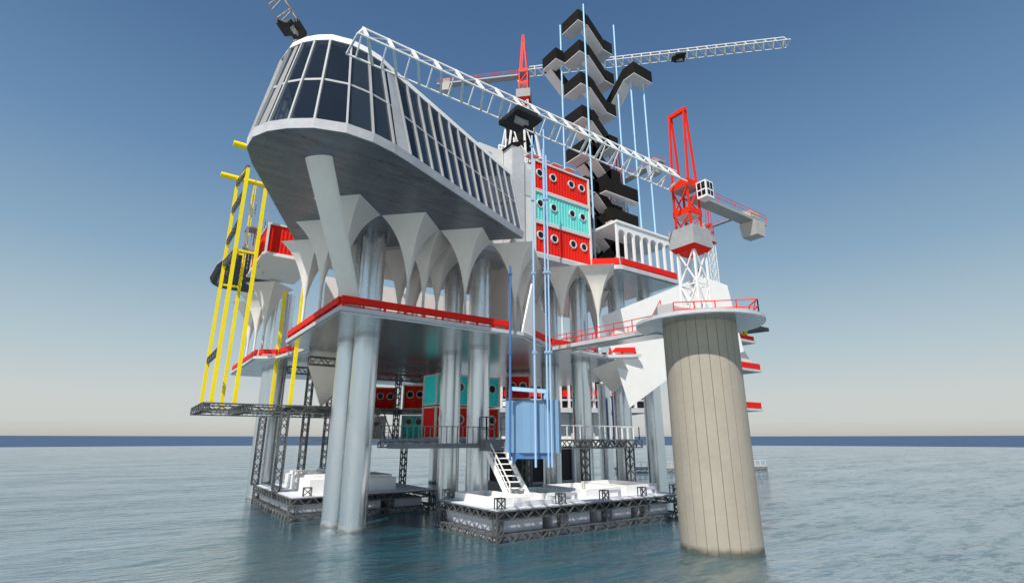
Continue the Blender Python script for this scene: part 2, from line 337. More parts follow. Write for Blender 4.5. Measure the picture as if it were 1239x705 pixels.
# white upright fin + inner walls between decks
solo('fin_wall',MB().slab([(38.6,52.2,23.05),(41.2,53.3,23.05),(41.2,53.3,30.5)],(.38,-.9,0),.25),'white_bright','thin white triangular fin standing at the gap in the red parapet','fin wall')
solo('partition_wall',MB().box(22,60,84,84.4,23.05,36.02),'warm_wall','long pale partition wall deep inside the main deck','wall')
solo('partition_wall',MB().box(43.5,44.,62,73,23.05,36.02),'warm_wall','pale partition wall standing behind the blue guide rails','wall')
solo('partition_wall',MB().slab([(45,66,23.05),(55.5,66,23.05),(55.5,66,29.5),(50,66,33.5),(45,66,33.5)],(0,1,0),.3),'warm_wall','pale wall with a slanting top between two steel columns at the right','wall')
# ------------------------------------------------------------------ mushroom columns
def umbrella_meshes():
    H=7.6;z1=36.-23.05; a=3.97
    mb=MB(); rings=20; per=24
    prev=None
    for i in range(rings+1):
        t_=i/rings; tt=t_**1.5; w=max(.78/(tt+.525)-.4857-.0,0) if tt>0 else 1.; w=max(0,min(1,(.78/(tt+.525)-.5115)/.9742)); hd=.17+(a-.17)*w
        ring=[]
        for k in range(per):
            th=2*PI*k/per
            # diamond (L1) radius blending to circle toward the stem
            dm=1/(abs(math.cos(th))+abs(math.sin(th)))
            bl=min(1,max(0,(tt-.35)/.6))
            r=hd*(dm*(1-bl)+ bl*1.0)
            ring.append(V((r*math.cos(th),r*math.sin(th),z1-H*tt)))
        mb.v+=ring; o=len(mb.v)-per
        if i: 
            for k in range(per): mb.f.append([o-per+k,o-per+(k+1)%per,o+(k+1)%per,o+k]); mb.mi.append(0)
        else: mb.f.append(list(range(o,o+per))); mb.mi.append(0)
    st=MB().tube((0,0,0),(0,0,z1-H+.05),.2,14,.18)
    return mb,st
mbc,mbs=umbrella_meshes()
um=None
cols_xy=[(21.5,62.2),(21.3,66.6),(38.2,61.6),(37.4,68.2),(58.2,62.2),(57.6,69.2),(19.5,100.5),(19.2,104.6)]
front={(16.2,55.6):'white mushroom column at the left deck corner, behind the big leaning prop',
 (24.2,55.6):'white mushroom column, first right of the leaning prop under the cabin front edge',
 (32.2,55.6):'white mushroom column, second right of the leaning prop under the cabin front edge',
 (40.2,55.6):'white mushroom column under the rear right end of the glazed cabin',
 (16.2,63.6):'white mushroom column just left of the leaning prop, along the left parapet',
 (16.2,71.6):'white mushroom column at the far end of the left parapet, second left of the prop',
 (56.2,55.6):'rightmost white mushroom column, under the corner below the container stack',
 (52.2,59.6):'white mushroom column, second from the right below the container stack',
 (15.6,95.6):'white mushroom column, nearest one on the far left deck wing',
 (15.6,103.6):'white mushroom column, middle one on the far left deck wing',
 (15.6,111.6):'white mushroom column, outermost one on the far left deck wing'}
cells=dict(front)
for i in range(12):
    for j in range(6):
        if (i+j)%2: continue
        p=(16.2+4*i,55.6+4*j)
        if p in cells: continue
        if any(math.hypot(p[0]-c[0],p[1]-c[1])<3.4 for c in cols_xy): continue
        if p[0]>62 or p[1]>72.5: continue
        if p[1]<56 and p[0]>41: continue
        cells[p]='white mushroom column deep under the upper floor, behind the front row'
cells[(66.5,66.5)]='white mushroom column standing alone under the pergola deck'
for p,l in cells.items():
    if um is None:
        um=thing('mushroom_column',l,'column',(*p,23.05),'white mushroom columns between the decks')
        part('canopy',mbc,'shell',um,50,world=False); part('stem',mbs,'white_paint',um,50,world=False)
    else: dup(um,(*p,23.05),l)
# ------------------------------------------------------------------ upper floor + pergola deck
t=thing('upper_floor','grey upper floor slab carried by the white mushroom columns under the containers','floor',(38,75,36))
part('slab',MB().prism([(22,58.),(44,58.),(44.4,56.2),(55.5,56.2),(56.2,57.5),(56.2,80),(20,80),(20,62)],36.03,36.75),'concrete_pale',t)
t=thing('pergola_deck','raised deck at the right with a pale underside and red parapet carrying the arcade','deck',(68,65,36))
pd=[(53.2,59.7),(59.0,53.6),(59.9,53.2),(74,53.2),(76,84),(57,84),(57,66)]
part('slab',MB().prism(pd,36.25,36.95),'concrete_pale',t)
part('soffit',MB().prism([(53.8,59.8),(59.3,54.1),(60,53.6),(73.7,53.6),(75.6,83.6),(57.4,83.6),(57.4,66)],36.06,36.246),'deck_under',t)
parapet((60,53.5),(73.9,53.5),1.0,36.95,.25,.4,t); parapet((56.,57.0),(59.6,53.7),1.0,36.95,.25,.4,t)
def arcade(x0,n,sp,y,z0,z1,post=.34,th=.4):
    mb=MB(); r=(sp-post)/2; zs=z1-1.05-r; seg=10
    for i in range(n+1):
        x=x0+i*sp; mb.box(x-post/2,x+post/2,y,y+th,z0,z1)
        if i<n:
            cx=x+sp/2
            for k in range(seg):
                a0=PI-PI*k/seg;a1=PI-PI*(k+1)/seg
                xa,za=cx+r*math.cos(a0),zs+r*math.sin(a0); xb,zb=cx+r*math.cos(a1),zs+r*math.sin(a1)
                vs=[(xa,y,za),(xb,y,zb),(xb,y,z1),(xa,y,z1),(xa,y+th,za),(xb,y+th,zb),(xb,y+th,z1),(xa,y+th,z1)]
                mb.add(vs,[[0,1,2,3],[7,6,5,4],[0,4,5,1],[3,2,6,7]])
    return mb
t=thing('pergola','white arcaded pergola with slender round arches and a flat roof above the red parapet','pergola',(68,57,36.95))
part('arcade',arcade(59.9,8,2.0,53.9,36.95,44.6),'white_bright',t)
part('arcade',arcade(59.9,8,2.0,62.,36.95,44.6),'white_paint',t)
part('roof',MB().box(59.6,76.2,53.7,62.8,44.602,45.0),'white_bright',t)
# ------------------------------------------------------------------ glazed cabin
def inset(poly,d):
    n=len(poly); out=[]
    ar=sum(poly[i][0]*poly[(i+1)%n][1]-poly[(i+1)%n][0]*poly[i][1] for i in range(n)); sg=1 if ar>0 else -1
    for i in range(n):
        p0=V(poly[i-1]);p1=V(poly[i]);p2=V(poly[(i+1)%n])
        e1=(p1-p0).normalized();e2=(p2-p1).normalized()
        n1=V((-e1.y,e1.x))*sg;n2=V((-e2.y,e2.x))*sg
        b=(n1+n2); k=d/(1+n1.dot(n2)); out.append(tuple(p1+b*k))
    return out
cb=[(38.8,51.6),(18.0,42.3),(15.9,41.45),(13.6,40.85),(11.1,40.8),(8.5,41.7),(6.65,43.1),(5.3,44.6),(4.4,46.4),(4.25,48.6),(5.2,51.5),(15.6,74.6)]
ct=[(36.9,52.3),(15.64,42.45),(13.9,41.5),(12.5,41.15),(10.8,41.0),(9.06,41.45),(7.95,42.3),(7.1,43.25),(6.3,44.7),(6.0,46.8),(6.6,49.5),(14.5,71.5)]
t=thing('glazed_cabin','big wedge-shaped glazed lookout cabin with a rounded nose overhanging the deck','cabin',(20,58,36))
cg0=inset(cb,.22); cg1=ct
part('floor_slab',MB().prism(inset(cb,.05),36.06,37.0,top=cb),'concrete_pale',t)
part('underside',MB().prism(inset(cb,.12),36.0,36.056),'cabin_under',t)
part('roof',MB().prism(inset(ct,-.15),45.3,46.1,top=inset(ct,.1)),'white_bright',t)
part('ceiling',MB().prism(inset(ct,.5),45.1,45.296),'grey_paint',t)
zb,zt=37.0,45.3
edges=[]
nE=len(cb)
for i in range(nE):
    a0=V((*cg0[i],zb));b0=V((*cg0[(i+1)%nE],zb));a1=V((*cg1[i],zt));b1=V((*cg1[(i+1)%nE],zt))
    ln=(b0-a0).length; k=max(1,round(ln/1.75)) if ln>6 else 1
    for j in range(k):
        p0=a0.lerp(b0,j/k);q0=a0.lerp(b0,(j+1)/k);p1=a1.lerp(b1,j/k);q1=a1.lerp(b1,(j+1)/k)
        pm=p0.lerp(p1,.5);qm=q0.lerp(q1,.5)
        pn=part('window',MB().quad(p0,q0,q1,p1),'glass_pale' if random.random()<.35 else 'glass',t)
        part('mullion',MB().bar(p0,p1,.18,.4,up=(b0-a0).cross(V((0,0,1)))),'frame_grey',t)
        part('transom',MB().bar(pm,qm,.12,.2),'frame_grey',pn)
for i,(u0,u1,v0,v1) in ((1,(.04,.80,.10,.62)),(7,(.30,.80,.35,.6))):  # second slab added: a grey reflection in the nose glass put in as colour
    a0=V((*cg0[i],zb));b0=V((*cg0[(i+1)%nE],zb));a1=V((*cg1[i],zt));b1=V((*cg1[(i+1)%nE],zt))
    nrm=(b0-a0).cross(a1-a0).normalized(); 
    if nrm.dot(V((20,58,41))-a0)<0: nrm=-nrm
    part('panel_or_reflection',MB().slab([a0.lerp(b0,u0)+nrm*-.02,a0.lerp(b0,u1)+nrm*-.02,a1.lerp(b1,v1)+nrm*-.02,a1.lerp(b1,v0)+nrm*-.02],nrm,-.05),'concrete_pale' if i==1 else 'grey_paint',t)
# pale piers and dark back room seen through the glass
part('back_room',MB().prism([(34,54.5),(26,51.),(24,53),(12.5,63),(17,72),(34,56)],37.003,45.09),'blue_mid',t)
# leaning prop
t=thing('leaning_prop','broad pale blade-like prop leaning outward from the deck to the cabin underside','prop',(17,53,23.05))
top=V((10.3,46.5,36.));bot=V((17.0,53.0,23.05)); e=V((S2,-S2,0)); dn=(bot-top).normalized(); nn=e.cross(dn).normalized()
mb=MB(); ring=[]
def lens(c,wd,th,n=20):
    return [c+e*(wd*math.cos(2*PI*k/n))+nn*(th*math.sin(2*PI*k/n)) for k in range(n)]
r0=lens(top,1.42,.42);r1=lens(bot,1.05,.36); n=20
r0=[p+dn*((36.0-p.z)/dn.z) for p in r0]; r1=[p+dn*((23.052-p.z)/dn.z) for p in r1]
mb.add(r0+r1,[[k,(k+1)%n,n+(k+1)%n,n+k] for k in range(n)])
part('blade',mb,'shell',t,50)
part('foot_plate',MB().prism([(p.x*1.0,p.y) for p in [bot+(q-bot)*1.25 for q in r1]],23.053,23.15),'grey_steel',t)
# ------------------------------------------------------------------ shipping containers
def corr(x0,x1,z0,z1,y,n,d=.065):
    """corrugated sheet in the plane y (bulging toward -y)"""
    mb=MB(); s=(x1-x0)/n; pts=[]
    for i in range(n):
        x=x0+i*s; pts+=[(x,y),(x+.22*s,y-d),(x+.5*s,y-d),(x+.72*s,y)]
    pts.append((x1,y))
    for a,b in zip(pts,pts[1:]): mb.quad((a[0],a[1],z0),(b[0],b[1],z0),(b[0],b[1],z1),(a[0],a[1],z1))
    return mb
RING={}
def ringmesh(r):
    if r in RING: return RING[r]
    mb=MB(); n=24
    pr=[(r*.72,.06),(r*.76,-.12),(r*.95,-.12),(r,.06)]
    for i in range(n):
        a=2*PI*i/n;b=2*PI*(i+1)/n
        for (ra,ya),(rb,yb) in zip(pr,pr[1:]):
            mb.quad((ra*math.cos(a),ya,ra*math.sin(a)),(ra*math.cos(b),ya,ra*math.sin(b)),(rb*math.cos(b),yb,rb*math.sin(b)),(rb*math.cos(a),yb,rb*math.sin(a)))
    m1=mb.mesh('porthole','white_paint',40)
    pn=MB().add([(r*.79*math.cos(2*PI*i/n),-.02,r*.79*math.sin(2*PI*i/n)) for i in range(n)],[list(range(n))])
    RING[r]=(m1,pn.mesh('pane','pane_black')); return RING[r]
def container(loc,L_,W,H,yaw,color,label,front=(),end=(),r=.62,group=None,zc=None,nc=None):
    t=thing('shipping_container',label,'container',loc,group); t.rotation_euler=(0,0,yaw)
    f=.26
    nl=nc or max(4,round(L_/.62)); nw=max(4,round(W/.62)); mb=MB()
    a=corr(f,L_-f,f,H-f,.22,nl); mb.add(a.v,a.f)
    b=corr(f,L_-f,f,H-f,0,nl); mb.add([(L_-p.x,W-.22-p.y,p.z) for p in b.v],b.f)
    c=corr(f,W-f,f,H-f,0,nw); mb.add([(.22+p.y,W-p.x,p.z) for p in c.v],c.f); mb.add([(L_-.22-p.y,p.x,p.z) for p in c.v],c.f)
    mb.quad((.1,.1,H-.1),(L_-.1,.1,H-.1),(L_-.1,W-.1,H-.1),(.1,W-.1,H-.1)); mb.quad((.1,.1,.1),(L_-.1,.1,.1),(L_-.1,W-.1,.1),(.1,W-.1,.1))
    part('body',mb,color,t,world=False)
    fr=MB()
    for z in (f/2,H-f/2):
        for y in (f/2,W-f/2): fr.box(f,L_-f,y-f/2,y+f/2,z-f/2,z+f/2)
        for x in (f/2,L_-f/2): fr.box(x-f/2,x+f/2,f,W-f,z-f/2,z+f/2)
    for x in (f/2,L_-f/2):
        for y in (f/2,W-f/2): fr.box(x-f/2-.02,x+f/2+.02,y-f/2-.02,y+f/2+.02,-.01,H+.01)
    part('frame',fr,'white_paint',t,world=False)
    zc=zc or H*.55
    m1,m2=ringmesh(r)
    for (kind,lst) in (('f',front),('e',end)):
        for u in lst:
            o=bpy.data.objects.new('porthole',m1); COL.objects.link(o); o.parent=t
            if kind=='f': o.location=(u,.12,zc)
            else: o.location=(.12,W-u,zc); o.rotation_euler=(0,0,-PI/2)
            p=bpy.data.objects.new('pane',m2); COL.objects.link(p); p.parent=o
    return t
for i,(c,l) in enumerate((('red','lowest red container of the tall stack, four portholes, above the mushroom columns'),
   ('teal','turquoise container in the middle of the tall stack between two red ones'),
   ('red','topmost red container of the tall stack, below the grey tank'))):
    container((44.5,56.5,36.78+i*5.27),11.9,9.,5.22,0,c,l,(1.25,4.,7.9,10.2),(),.72,'containers in the tall stack',zc=3.1)
g='containers on the lower platforms'
container((40,77.8,10.1),12.8,5,5.2,0,'red','lower red container behind the round columns, left of the blue lift car',(1.4,4.7,8.6,11.2),(),.85,g,3.1)
container((40,77.8,15.5),12.8,5,5.2,0,'teal_deep','upper turquoise container behind the round columns',(1.4,4.7,8.6,11.2),(),.85,g,3.1)
yw=R(-37)
container((56.0,80.6,17.2),4.7,9,4.5,yw,'red','red container end with two portholes just above the blue lift car',(1.3,3.3),(),.75,g,2.5)
container((47.2,107.6,16.3),5.3,12,5.3,yw,'red','upper red container end with two portholes left of the central columns',(1.55,3.7),(),.85,g,3.2)
container((47.2,107.6,10.1),5.3,12,4.9,yw,'teal_deep','turquoise container end with two portholes behind the low railing',(1.55,3.7),(),.85,g,3.6)
container((38.2,113.6,16.3),9.4,5,5.0,R(-12),'red','dark red container side with a row of portholes just right of the near column pair',(1,3.2,5.8,8),(),.8,g,3.0)
container((39.,114.8,10.1),7.,5,4.9,R(-20),'white_paint','pale grey container end with two portholes behind the steel ladder',(2.6,5),(),.75,g,3.2)
container((11.6,79.6,36.66),6.2,13.2,4.9,0,'red','red container with white corner posts on the far left deck wing',(),(),.7)
solo('container_tray',MB().box(11.3,19,79.3,93.2,36.3,36.64),'white_bright','pale flat tray carrying the red container at the far left','tray')
# panels on container roof
pm=MB()
for k,(x,y) in enumerate(((45.4,58),(47.7,58.4),(50.4,58.2),(53.2,58))):
    mb=MB(); z=52.7
    for dx in (-.5,.5): mb.bar((x+dx,y-.5,z),(x-dx,y+.5,z+1.1),.07).bar((x+dx,y+.6,z),(x+dx,y+.2,z+1.1),.07)
    t=thing('folding_table','%s small folding table on the roof of the tall container stack'%('first','second','third','last')[k]+', counted from the left','table',(x,y,z),'folding tables on the container roof')
    part('legs',mb,'grey_paint',t)
    part('top',MB().slab([(x-1,y-.8,z+1.1),(x+1,y-.8,z+1.1),(x+1,y+.8,z+1.2),(x-1,y+.8,z+1.2)],(0,0,1),.1),'soffit',t)
# service tower
t=thing('service_tower','tall grey concrete service tower rising behind the rear end of the cabin','tower',(42,60,36.75))
part('wall',MB().box(40.5,42.8,56.7,62,36.76,53.6),'concrete_pale',t)
part('door_wall',MB().box(42.803,44.45,57.0,62,36.76,51.6),'white_paint',t)
part('door_panel',MB().box(43.1,44.15,56.93,56.997,46,50.6),'concrete_pale',t)
part('canopy',MB().slab([(40.2,56.5,53.62),(43.0,56.5,55.0),(43.0,62,55.0),(40.2,62,53.62)],(0,0,1),.2),'brown_black',t)
t=thing('plant_room','white box-like plant room with ribbed panels left of the service tower','plant room',(37.5,61,36.75))
part('body',MB().box(35.9,40.4,59,67,36.76,53.6),'white_paint',t)
mb=MB()
for k in range(6): mb.box(36.4,38.2,58.93,58.997,50.6+k*.35,50.8+k*.35)
part('vent',mb,'grey_paint',t)
# tank + lattice frame
cx,cy=57.,76.7
t=thing('conical_tank','grey conical tank with dark sides standing on white lattice legs','tank',(cx,cy,53))
part('roof_cone',MB().tube((cx,cy,73.2),(cx,cy,76.2),3.3,32,.7),'concrete_pale',t,30)
part('drum',MB().tube((cx,cy,69.3),(cx,cy,73.197),2.6,32,3.25),'brown_black',t,30)
mb=MB(); apex=V((cx,cy,73.1))
for k in range(8):
    a=R(45*k+20); p=V((cx+3.3*math.cos(a),cy+3.3*math.sin(a),73.15)); 
    b=V((cx+5.5*math.cos(a),cy+5.5*math.sin(a),60.)); mb.bar(p,b,.32)
    a2=R(45*(k+1)+20); b2=V((cx+5.5*math.cos(a2),cy+5.5*math.sin(a2),60.)); mb.bar(p,b2,.2); mb.bar(b,b2,.25); mb.bar(b,b-V((0,0,23)),.3)
part('leg_frame',mb,'white_bright',t)
t=thing('roof_lattice','white triangulated lattice bracing behind the container roof','lattice',(51,70,36.76))
mb=MB()
xs=[49,52,55,58.5]; zs=[64,61.5,59,56.5]
for i in range(4):
    x=xs[i]; mb.bar((x,68,36.77),(x,68,zs[i]),.3); mb.bar((x,73,36.77),(x,73,zs[i]+1),.3)
    if i<3:
        mb.bar((x,68,zs[i]),(xs[i+1],68,zs[i+1]),.3); mb.bar((x,68,53),(xs[i+1],68,zs[i+1]),.22); mb.bar((x,68,zs[i]),(xs[i+1],68,53),.22); mb.bar((x,68,53),(xs[i+1],68,53),.25); mb.bar((x,73,zs[i]+1),(xs[i+1],68,zs[i+1]),.22)
part('frame',mb,'white_bright',t)
# ------------------------------------------------------------------ stair tower
t=thing('stair_tower','tall black zigzag stair tower with pale soffits rising between light blue poles','stair tower',(64,62.5,37))
X0,X1,Y0,Y1=59.,68.4,60.,64.9
LW=2.6                      # landing depth
def slope_box(a,b,wv,h,name_b,name_s,root=t):
    """flight/landing: black parapet tray with pale soffit; a,b = centre bottom ends, wv = width vector"""
    a=V(a);b=V(b);wv=V(wv); up=V((0,0,1)); mb=MB()
    th=.28
    for s in (-1,1):
        o=wv*.5*s; i_=wv.normalized()*(-th*s)
        vs=[a+o,b+o,b+o+up*h,a+o+up*h,a+o+i_,b+o+i_,b+o+i_+up*h,a+o+i_+up*h]
        mb.add(vs,[[0,1,2,3],[7,6,5,4],[0,4,5,1],[3,2,6,7],[1,5,6,2],[0,3,7,4]])
    fl=[a-wv*.495,b-wv*.495,b+wv*.495,a+wv*.495]
    mb2=MB().slab([p-up*.02 for p in fl],(0,0,-1),.12); mb3=MB().slab([p+up*.02 for p in fl],(0,0,1),.2); mb.add(mb3.v,mb3.f)
    o=part(name_b,mb,'brown_black',root); part(name_s,mb2,'soffit',o)
def landing(x0,x1,y0,y1,z,h,open_side,root=t):
    mb=MB(); th=.28
    segs={'-x':(x0,x0+th,y0,y1),'+x':(x1-th,x1,y0,y1),'-y':(x0+th+.01,x1-th-.01,y0,y0+th),'+y':(x0+th+.01,x1-th-.01,y1-th,y1)}
    for k,v in segs.items():
        if k not in open_side: mb.box(*v,z,z+h)
    mb.box(x0+th+.02,x1-th-.02,y0+th+.02,y1-th-.02,z+.01,z+.2)
    o=part('landing',mb,'brown_black',root)
    part('soffit',MB().box(x0+.01,x1-.01,y0+.01,y1-.01,z-.14,z-.005),'soffit',o)
ztop=90.4; turn=7.45; h=2.6; fw_=2.2
n_t=7
for k in range(n_t):
    z=ztop-k*turn
    landing(X0,X0+LW,Y0,Y1,z,h,('+x',))
    slope_box((X0+LW,Y0+fw_/2,z),(X1-LW,Y0+fw_/2,z-turn/2),(0,fw_,0),h,'flight','flight_soffit')
    landing(X1-LW,X1,Y0,Y1,z-turn/2,h,('-x',))
    slope_box((X1-LW,Y1-fw_/2,z-turn/2),(X0+LW,Y1-fw_/2,z-turn),(0,fw_,0),h,'flight','flight_soffit')
for k in range(3,7):                                         # crossing flights in the denser lower half
    z=ztop-k*turn
    slope_box((X0+LW,Y1-fw_/2,z-.3),(X1-LW,Y1-fw_/2,z-turn/2-.3),(0,fw_,0),h,'flight','flight_soffit')
    slope_box((X1-LW,Y0+fw_/2,z-turn/2-.3),(X0+LW,Y0+fw_/2,z-turn-.3),(0,fw_,0),h,'flight','flight_soffit')
# side wings
zw=ztop-turn
landing(X0-2.4,X0-.01,Y1-.6,Y1+3.6,zw,h,('+x',))
slope_box((X0-1.2,Y1+3.4,zw),(X0+3.8,Y1+3.4,zw-turn/2),(0,fw_,0),h,'flight','flight_soffit')
zr=ztop-1.5*turn-.4
slope_box((X1+1.3,Y0+2.6,zr-turn*.62),(X1+1.3,Y0-2.4,zr),(2.6,0,0),h,'flight','flight_soffit')
landing(X1,X1+5.4,Y0-5.2,Y0-2.41,zr,h,())
for (xa,xb,zz) in ((62.5,71.5,53.2),(63.5,70.8,47.6)):
    landing(xa,xb,Y0-1.6,Y0-.02,zz,h,())
for (x,y,z0,z1,m) in ((59.9,59.3,37,94,'blue_sky'),(58.75,65.1,37,92.7,'blue_sky'),(68.75,59.5,37,93.9,'blue_sky'),(68.9,65.2,37,80,'blue_mid'),
    (69.8,57.,37,zr,'blue_sky'),(72.4,56.,37,zr,'blue_sky')):
    part('pole',MB().tube((x,y,z0),(x,y,z1),.17,12),m,t,40)
# ------------------------------------------------------------------ tower cranes
def crane(name_label,base,yaw,mast_h,jl,cl,root_kw={},s=1.,block=True,mast_lat=True,trolley=.5,detail=True,thick=1.,jm='white_bright',group='tower cranes',base_h=0.):
    """local frame: jib runs along -x, counter-jib along +x; origin at the foot of the mast"""
    t=thing('tower_crane',name_label,'crane',base,group); t.rotation_euler=(0,0,yaw)
    P=lambda n,mb,m,sm=0: part(n,mb,m,t,sm,world=False)
    S=lambda *a: tuple(c*s for c in a)
    h0=mast_h
    if mast_lat:
        mb=MB(); w=1.05*s; nseg=max(2,round(h0/(3.3*s)))
        cs=[(-w,-w),(w,-w),(w,w),(-w,w)]
        for (x,y) in cs: mb.bar((x,y,0),(x,y,h0),.2*s)
        for j in range(4):
            a=cs[j];b=cs[(j+1)%4]
            for i in range(nseg):
                z0=h0*i/nseg;z1=h0*(i+1)/nseg
                mb.bar((*a,z0),(*b,z1),.13*s); mb.bar((*b,z0),(*a,z1),.13*s); mb.bar((*a,z1),(*b,z1),.13*s)
        P('mast',mb,'white_bright')
    z=h0
    if block:
        P('ballast_block',MB().box(-1.65*s,1.65*s,-1.6*s,1.6*s,z+.25*s,z+2.4*s),'concrete')
        P('block_base',MB().prism([S(-1.2,-1.2),S(1.2,-1.2),S(1.2,1.2),S(-1.2,1.2)],z-.25*s,z+.247*s,top=[S(-1.58,-1.53),S(1.58,-1.53),S(1.58,1.53),S(-1.58,1.53)]),'red')
    z+=2.4*s
    mb=MB(); w=.95*s; cs=[(-w,-w),(w,-w),(w,w),(-w,w)]
    for (x,y) in cs: mb.bar((x,y,z),(x,y,z+5*s),.21*s*thick)
    for j in range(4):
        a=cs[j];b=cs[(j+1)%4]
        mb.bar((*a,z),(*b,z+1.6*s),.12*s*thick); mb.bar((*a,z+2.3*s),(*b,z+4.8*s),.14*s*thick)
    P('upper_mast',mb,'crane_red')
    P('mast_collar',MB().box(-1.12*s,1.12*s,-1.12*s,1.12*s,z+1.7*s,z+2.4*s),'crane_red')
    P('collar_floor',MB().box(-1.05*s,1.05*s,-1.05*s,1.05*s,z+1.62*s,z+1.697*s),'white_paint')
    z+=5*s
    P('slewing_ring',MB().box(-1.1*s,1.1*s,-1.2*s,1.2*s,z+.003*s,z+.85*s),'crane_red')
    P('slewing_floor',MB().box(-1.05*s,1.05*s,-1.15*s,1.15*s,z-.09*s,z),'grey_paint')
    zt=z+.85*s
    # A-frame
    mb=MB(); top=9.3*s
    for y in (-1,1):
        for x in (-.75,.75): mb.bar((x*s,1.05*y*s,zt),(x*.22*s,1.0*y*s,zt+top),.2*s*thick,.22*s*thick)
    mb.bar((0,-1.2*s,zt+top),(0,1.2*s,zt+top),.42*s,.45*s); mb.bar((0,-.2*s,zt+top),(0,-.2*s,zt+top+.35*s),.3*s)
    P('a_frame',mb,'crane_red')
    # jib: triangular lattice, apex up
    zj=z+.25*s; wj=1.25*s; hj=1.75*s; n=max(4,round(jl/(2.0*s)))
    mb=MB(); A=lambda i,y,zz: V((-1.3*s-jl*i/n,y,zz))
    q=s*thick
    mb.bar(A(0,-wj,zj),A(n,-wj,zj),.13*q); mb.bar(A(0,wj,zj),A(n,wj,zj),.12*q); mb.bar(A(0,0,zj+hj),A(n-.35,0,zj+hj),.13*q)
    for i in range(n):
        for y in (-wj,wj):
            mb.bar(A(i+.65,y,zj),A(i+.65,0,zj+hj),.2*q if y<0 else .1*q)
            if y<0: mb.bar(A(i+.65,0,zj+hj),A(i+1.65,y,zj) if i<n-1 else A(n,y,zj),.085*q)
        mb.bar(A(i,wj,zj),A(i+.65,-wj,zj),.2*q)
    mb.bar(A(n,-wj,zj),A(n,wj,zj),.14*q)
    P('jib',mb,jm)
    # trolley
    xt=-1.3*s-jl*trolley
    P('trolley',MB().box(xt-1.1*s,xt+1.1*s,-1.45*s,1.45*s,zj-.55*s,zj-.12*s).box(xt+1.11*s,xt+1.8*s,-1.2*s,.6*s,zj-.45*s,zj-.2*s),'black')
    P('trolley_winch',MB().tube((xt-.5*s,-.4*s,zj-.8*s),(xt+.3*s,-.4*s,zj-.8*s),.3*s,12).box(xt-.7*s,xt+.7*s,-.6*s,-.5*s,zj-1.0*s,zj-.553*s),'grey_paint')
    # counter jib
    x1=cl; z-=.6*s
    P('counter_jib',MB().box(1.3*s,x1,-.85*s,.85*s,z-.05*s,z+.3*s),'grey_paint')
    for y in (-.85,.85):
        P('guard_rail',MB().rail([(1.6*s,y*s,z+.3*s),(x1,y*s,z+.3*s)],1.0*s,3.2*s,.05*s,(1.,.55)),'crane_red')
    P('counterweight',MB().prism([S(x1/s-3.0,-1.),S(x1/s-1.2,-1.),S(x1/s-1.2,1.),S(x1/s-3.0,1.)],z-1.9*s,z-.053*s,top=[S(x1/s-3.3,-1.1),S(x1/s-1.0,-1.1),S(x1/s-1.0,1.1),S(x1/s-3.3,1.1)]),'ballast')
    P('winch_house',MB().box(x1-3.1*s,x1-1.4*s,-.7*s,.7*s,z+.303*s,z+1.5*s),'ballast')
    if detail:
        cb_=P('operator_cab',MB().prism([S(.3,-2.5),S(1.65,-2.5),S(1.65,-1.25),S(.3,-1.25)],z-.9*s,z+1.1*s),'white_bright')
        q=MB()
        for (u0,u1,v0,v1) in ((.12,.48,.5,.92),(.55,.9,.5,.92),(.12,.48,.12,.42),(.55,.9,.12,.42)):
            q.quad(*[(.295*s,(-2.5+1.25*u)*s,z+(-.9+2.0*v)*s) for u,v in ((u0,v0),(u1,v0),(u1,v1),(u0,v1))])
            q.quad(*[((.3+1.35*u)*s,-2.505*s,z+(-.9+2.0*v)*s) for u,v in ((u0,v0),(u1,v0),(u1,v1),(u0,v1))])
        part('window',q,'pane_black',cb_,world=False)
    return t
crane('nearest tower crane with long white jib and red frame, standing on the concrete pile',(46.9,31.7,21.95),0,7.9,37.2,15.8,trolley=.60)
crane('tower crane behind the grey conical tank, its jib reaching right past the stair tower',(61.5,81.4,76.2),R(135),9.0,57,21,s=1.0,trolley=.60,thick=1.35,jm='white_paint')
crane('tower crane whose pale lattice jib hangs at the top left above the cabin',(44.2,101.8,36.75),R(49.8),15.6,72,12,trolley=.76,jm='jib_grey')
crane('tower crane hidden behind the stair tower with only its rear boom showing',(77.5,69.3,50),R(-90),6.5,30,12.5)
crane('small distant tower crane with a thin white mast, right of the nearest crane',(204,127,50),R(-90),47,60,20,s=1.15,detail=False)
# ------------------------------------------------------------------ lift with guide rails
E_=V((S2,-S2,0)); D_=V((S2,S2,0)); LC=V((37.45,48.5,0))
def ed(e,d,z=0): return LC+E_*e+D_*d+V((0,0,z))
t=thing('lift_car','big faceted pale blue lift car hanging between vertical guide rails','lift',tuple(ed(0,2.5,8.47)))
pol=[ed(*p).xy for p in ((-3.5,2.0),(-1.2,1.0),(3.0,1.1),(3.0,4.6),(-1.4,5.),(-3.5,4.0))]
part('body',MB().prism([tuple(p) for p in pol],8.47,14.5),'blue_lift',t)
for e_ in (-.4,.4,1.2,2.0): part('rib',MB().prism([tuple(ed(*p).xy) for p in ((e_,.96),(e_+.13,.96),(e_+.13,1.2),(e_,1.2))],8.5,14.46),'blue_lift',t)
part('roof_lip',MB().prism([tuple(p) for p in [ed(*p).xy for p in ((-3.9,2.4),(-3.52,2.3),(-3.52,3.6),(-3.9,3.4))]],13.9,14.45),'white_paint',t)
mb=MB(); mb.bar(ed(-2.6,.3,15.8),ed(1.7,.3,15.4),.4,.45); mb.bar(ed(-2.6,.3,14.5),ed(-2.6,.3,15.8),.27); mb.bar(ed(1.7,.3,14.5),ed(1.7,.3,15.4),.45)
part('top_beam',mb,'blue_pale',t)
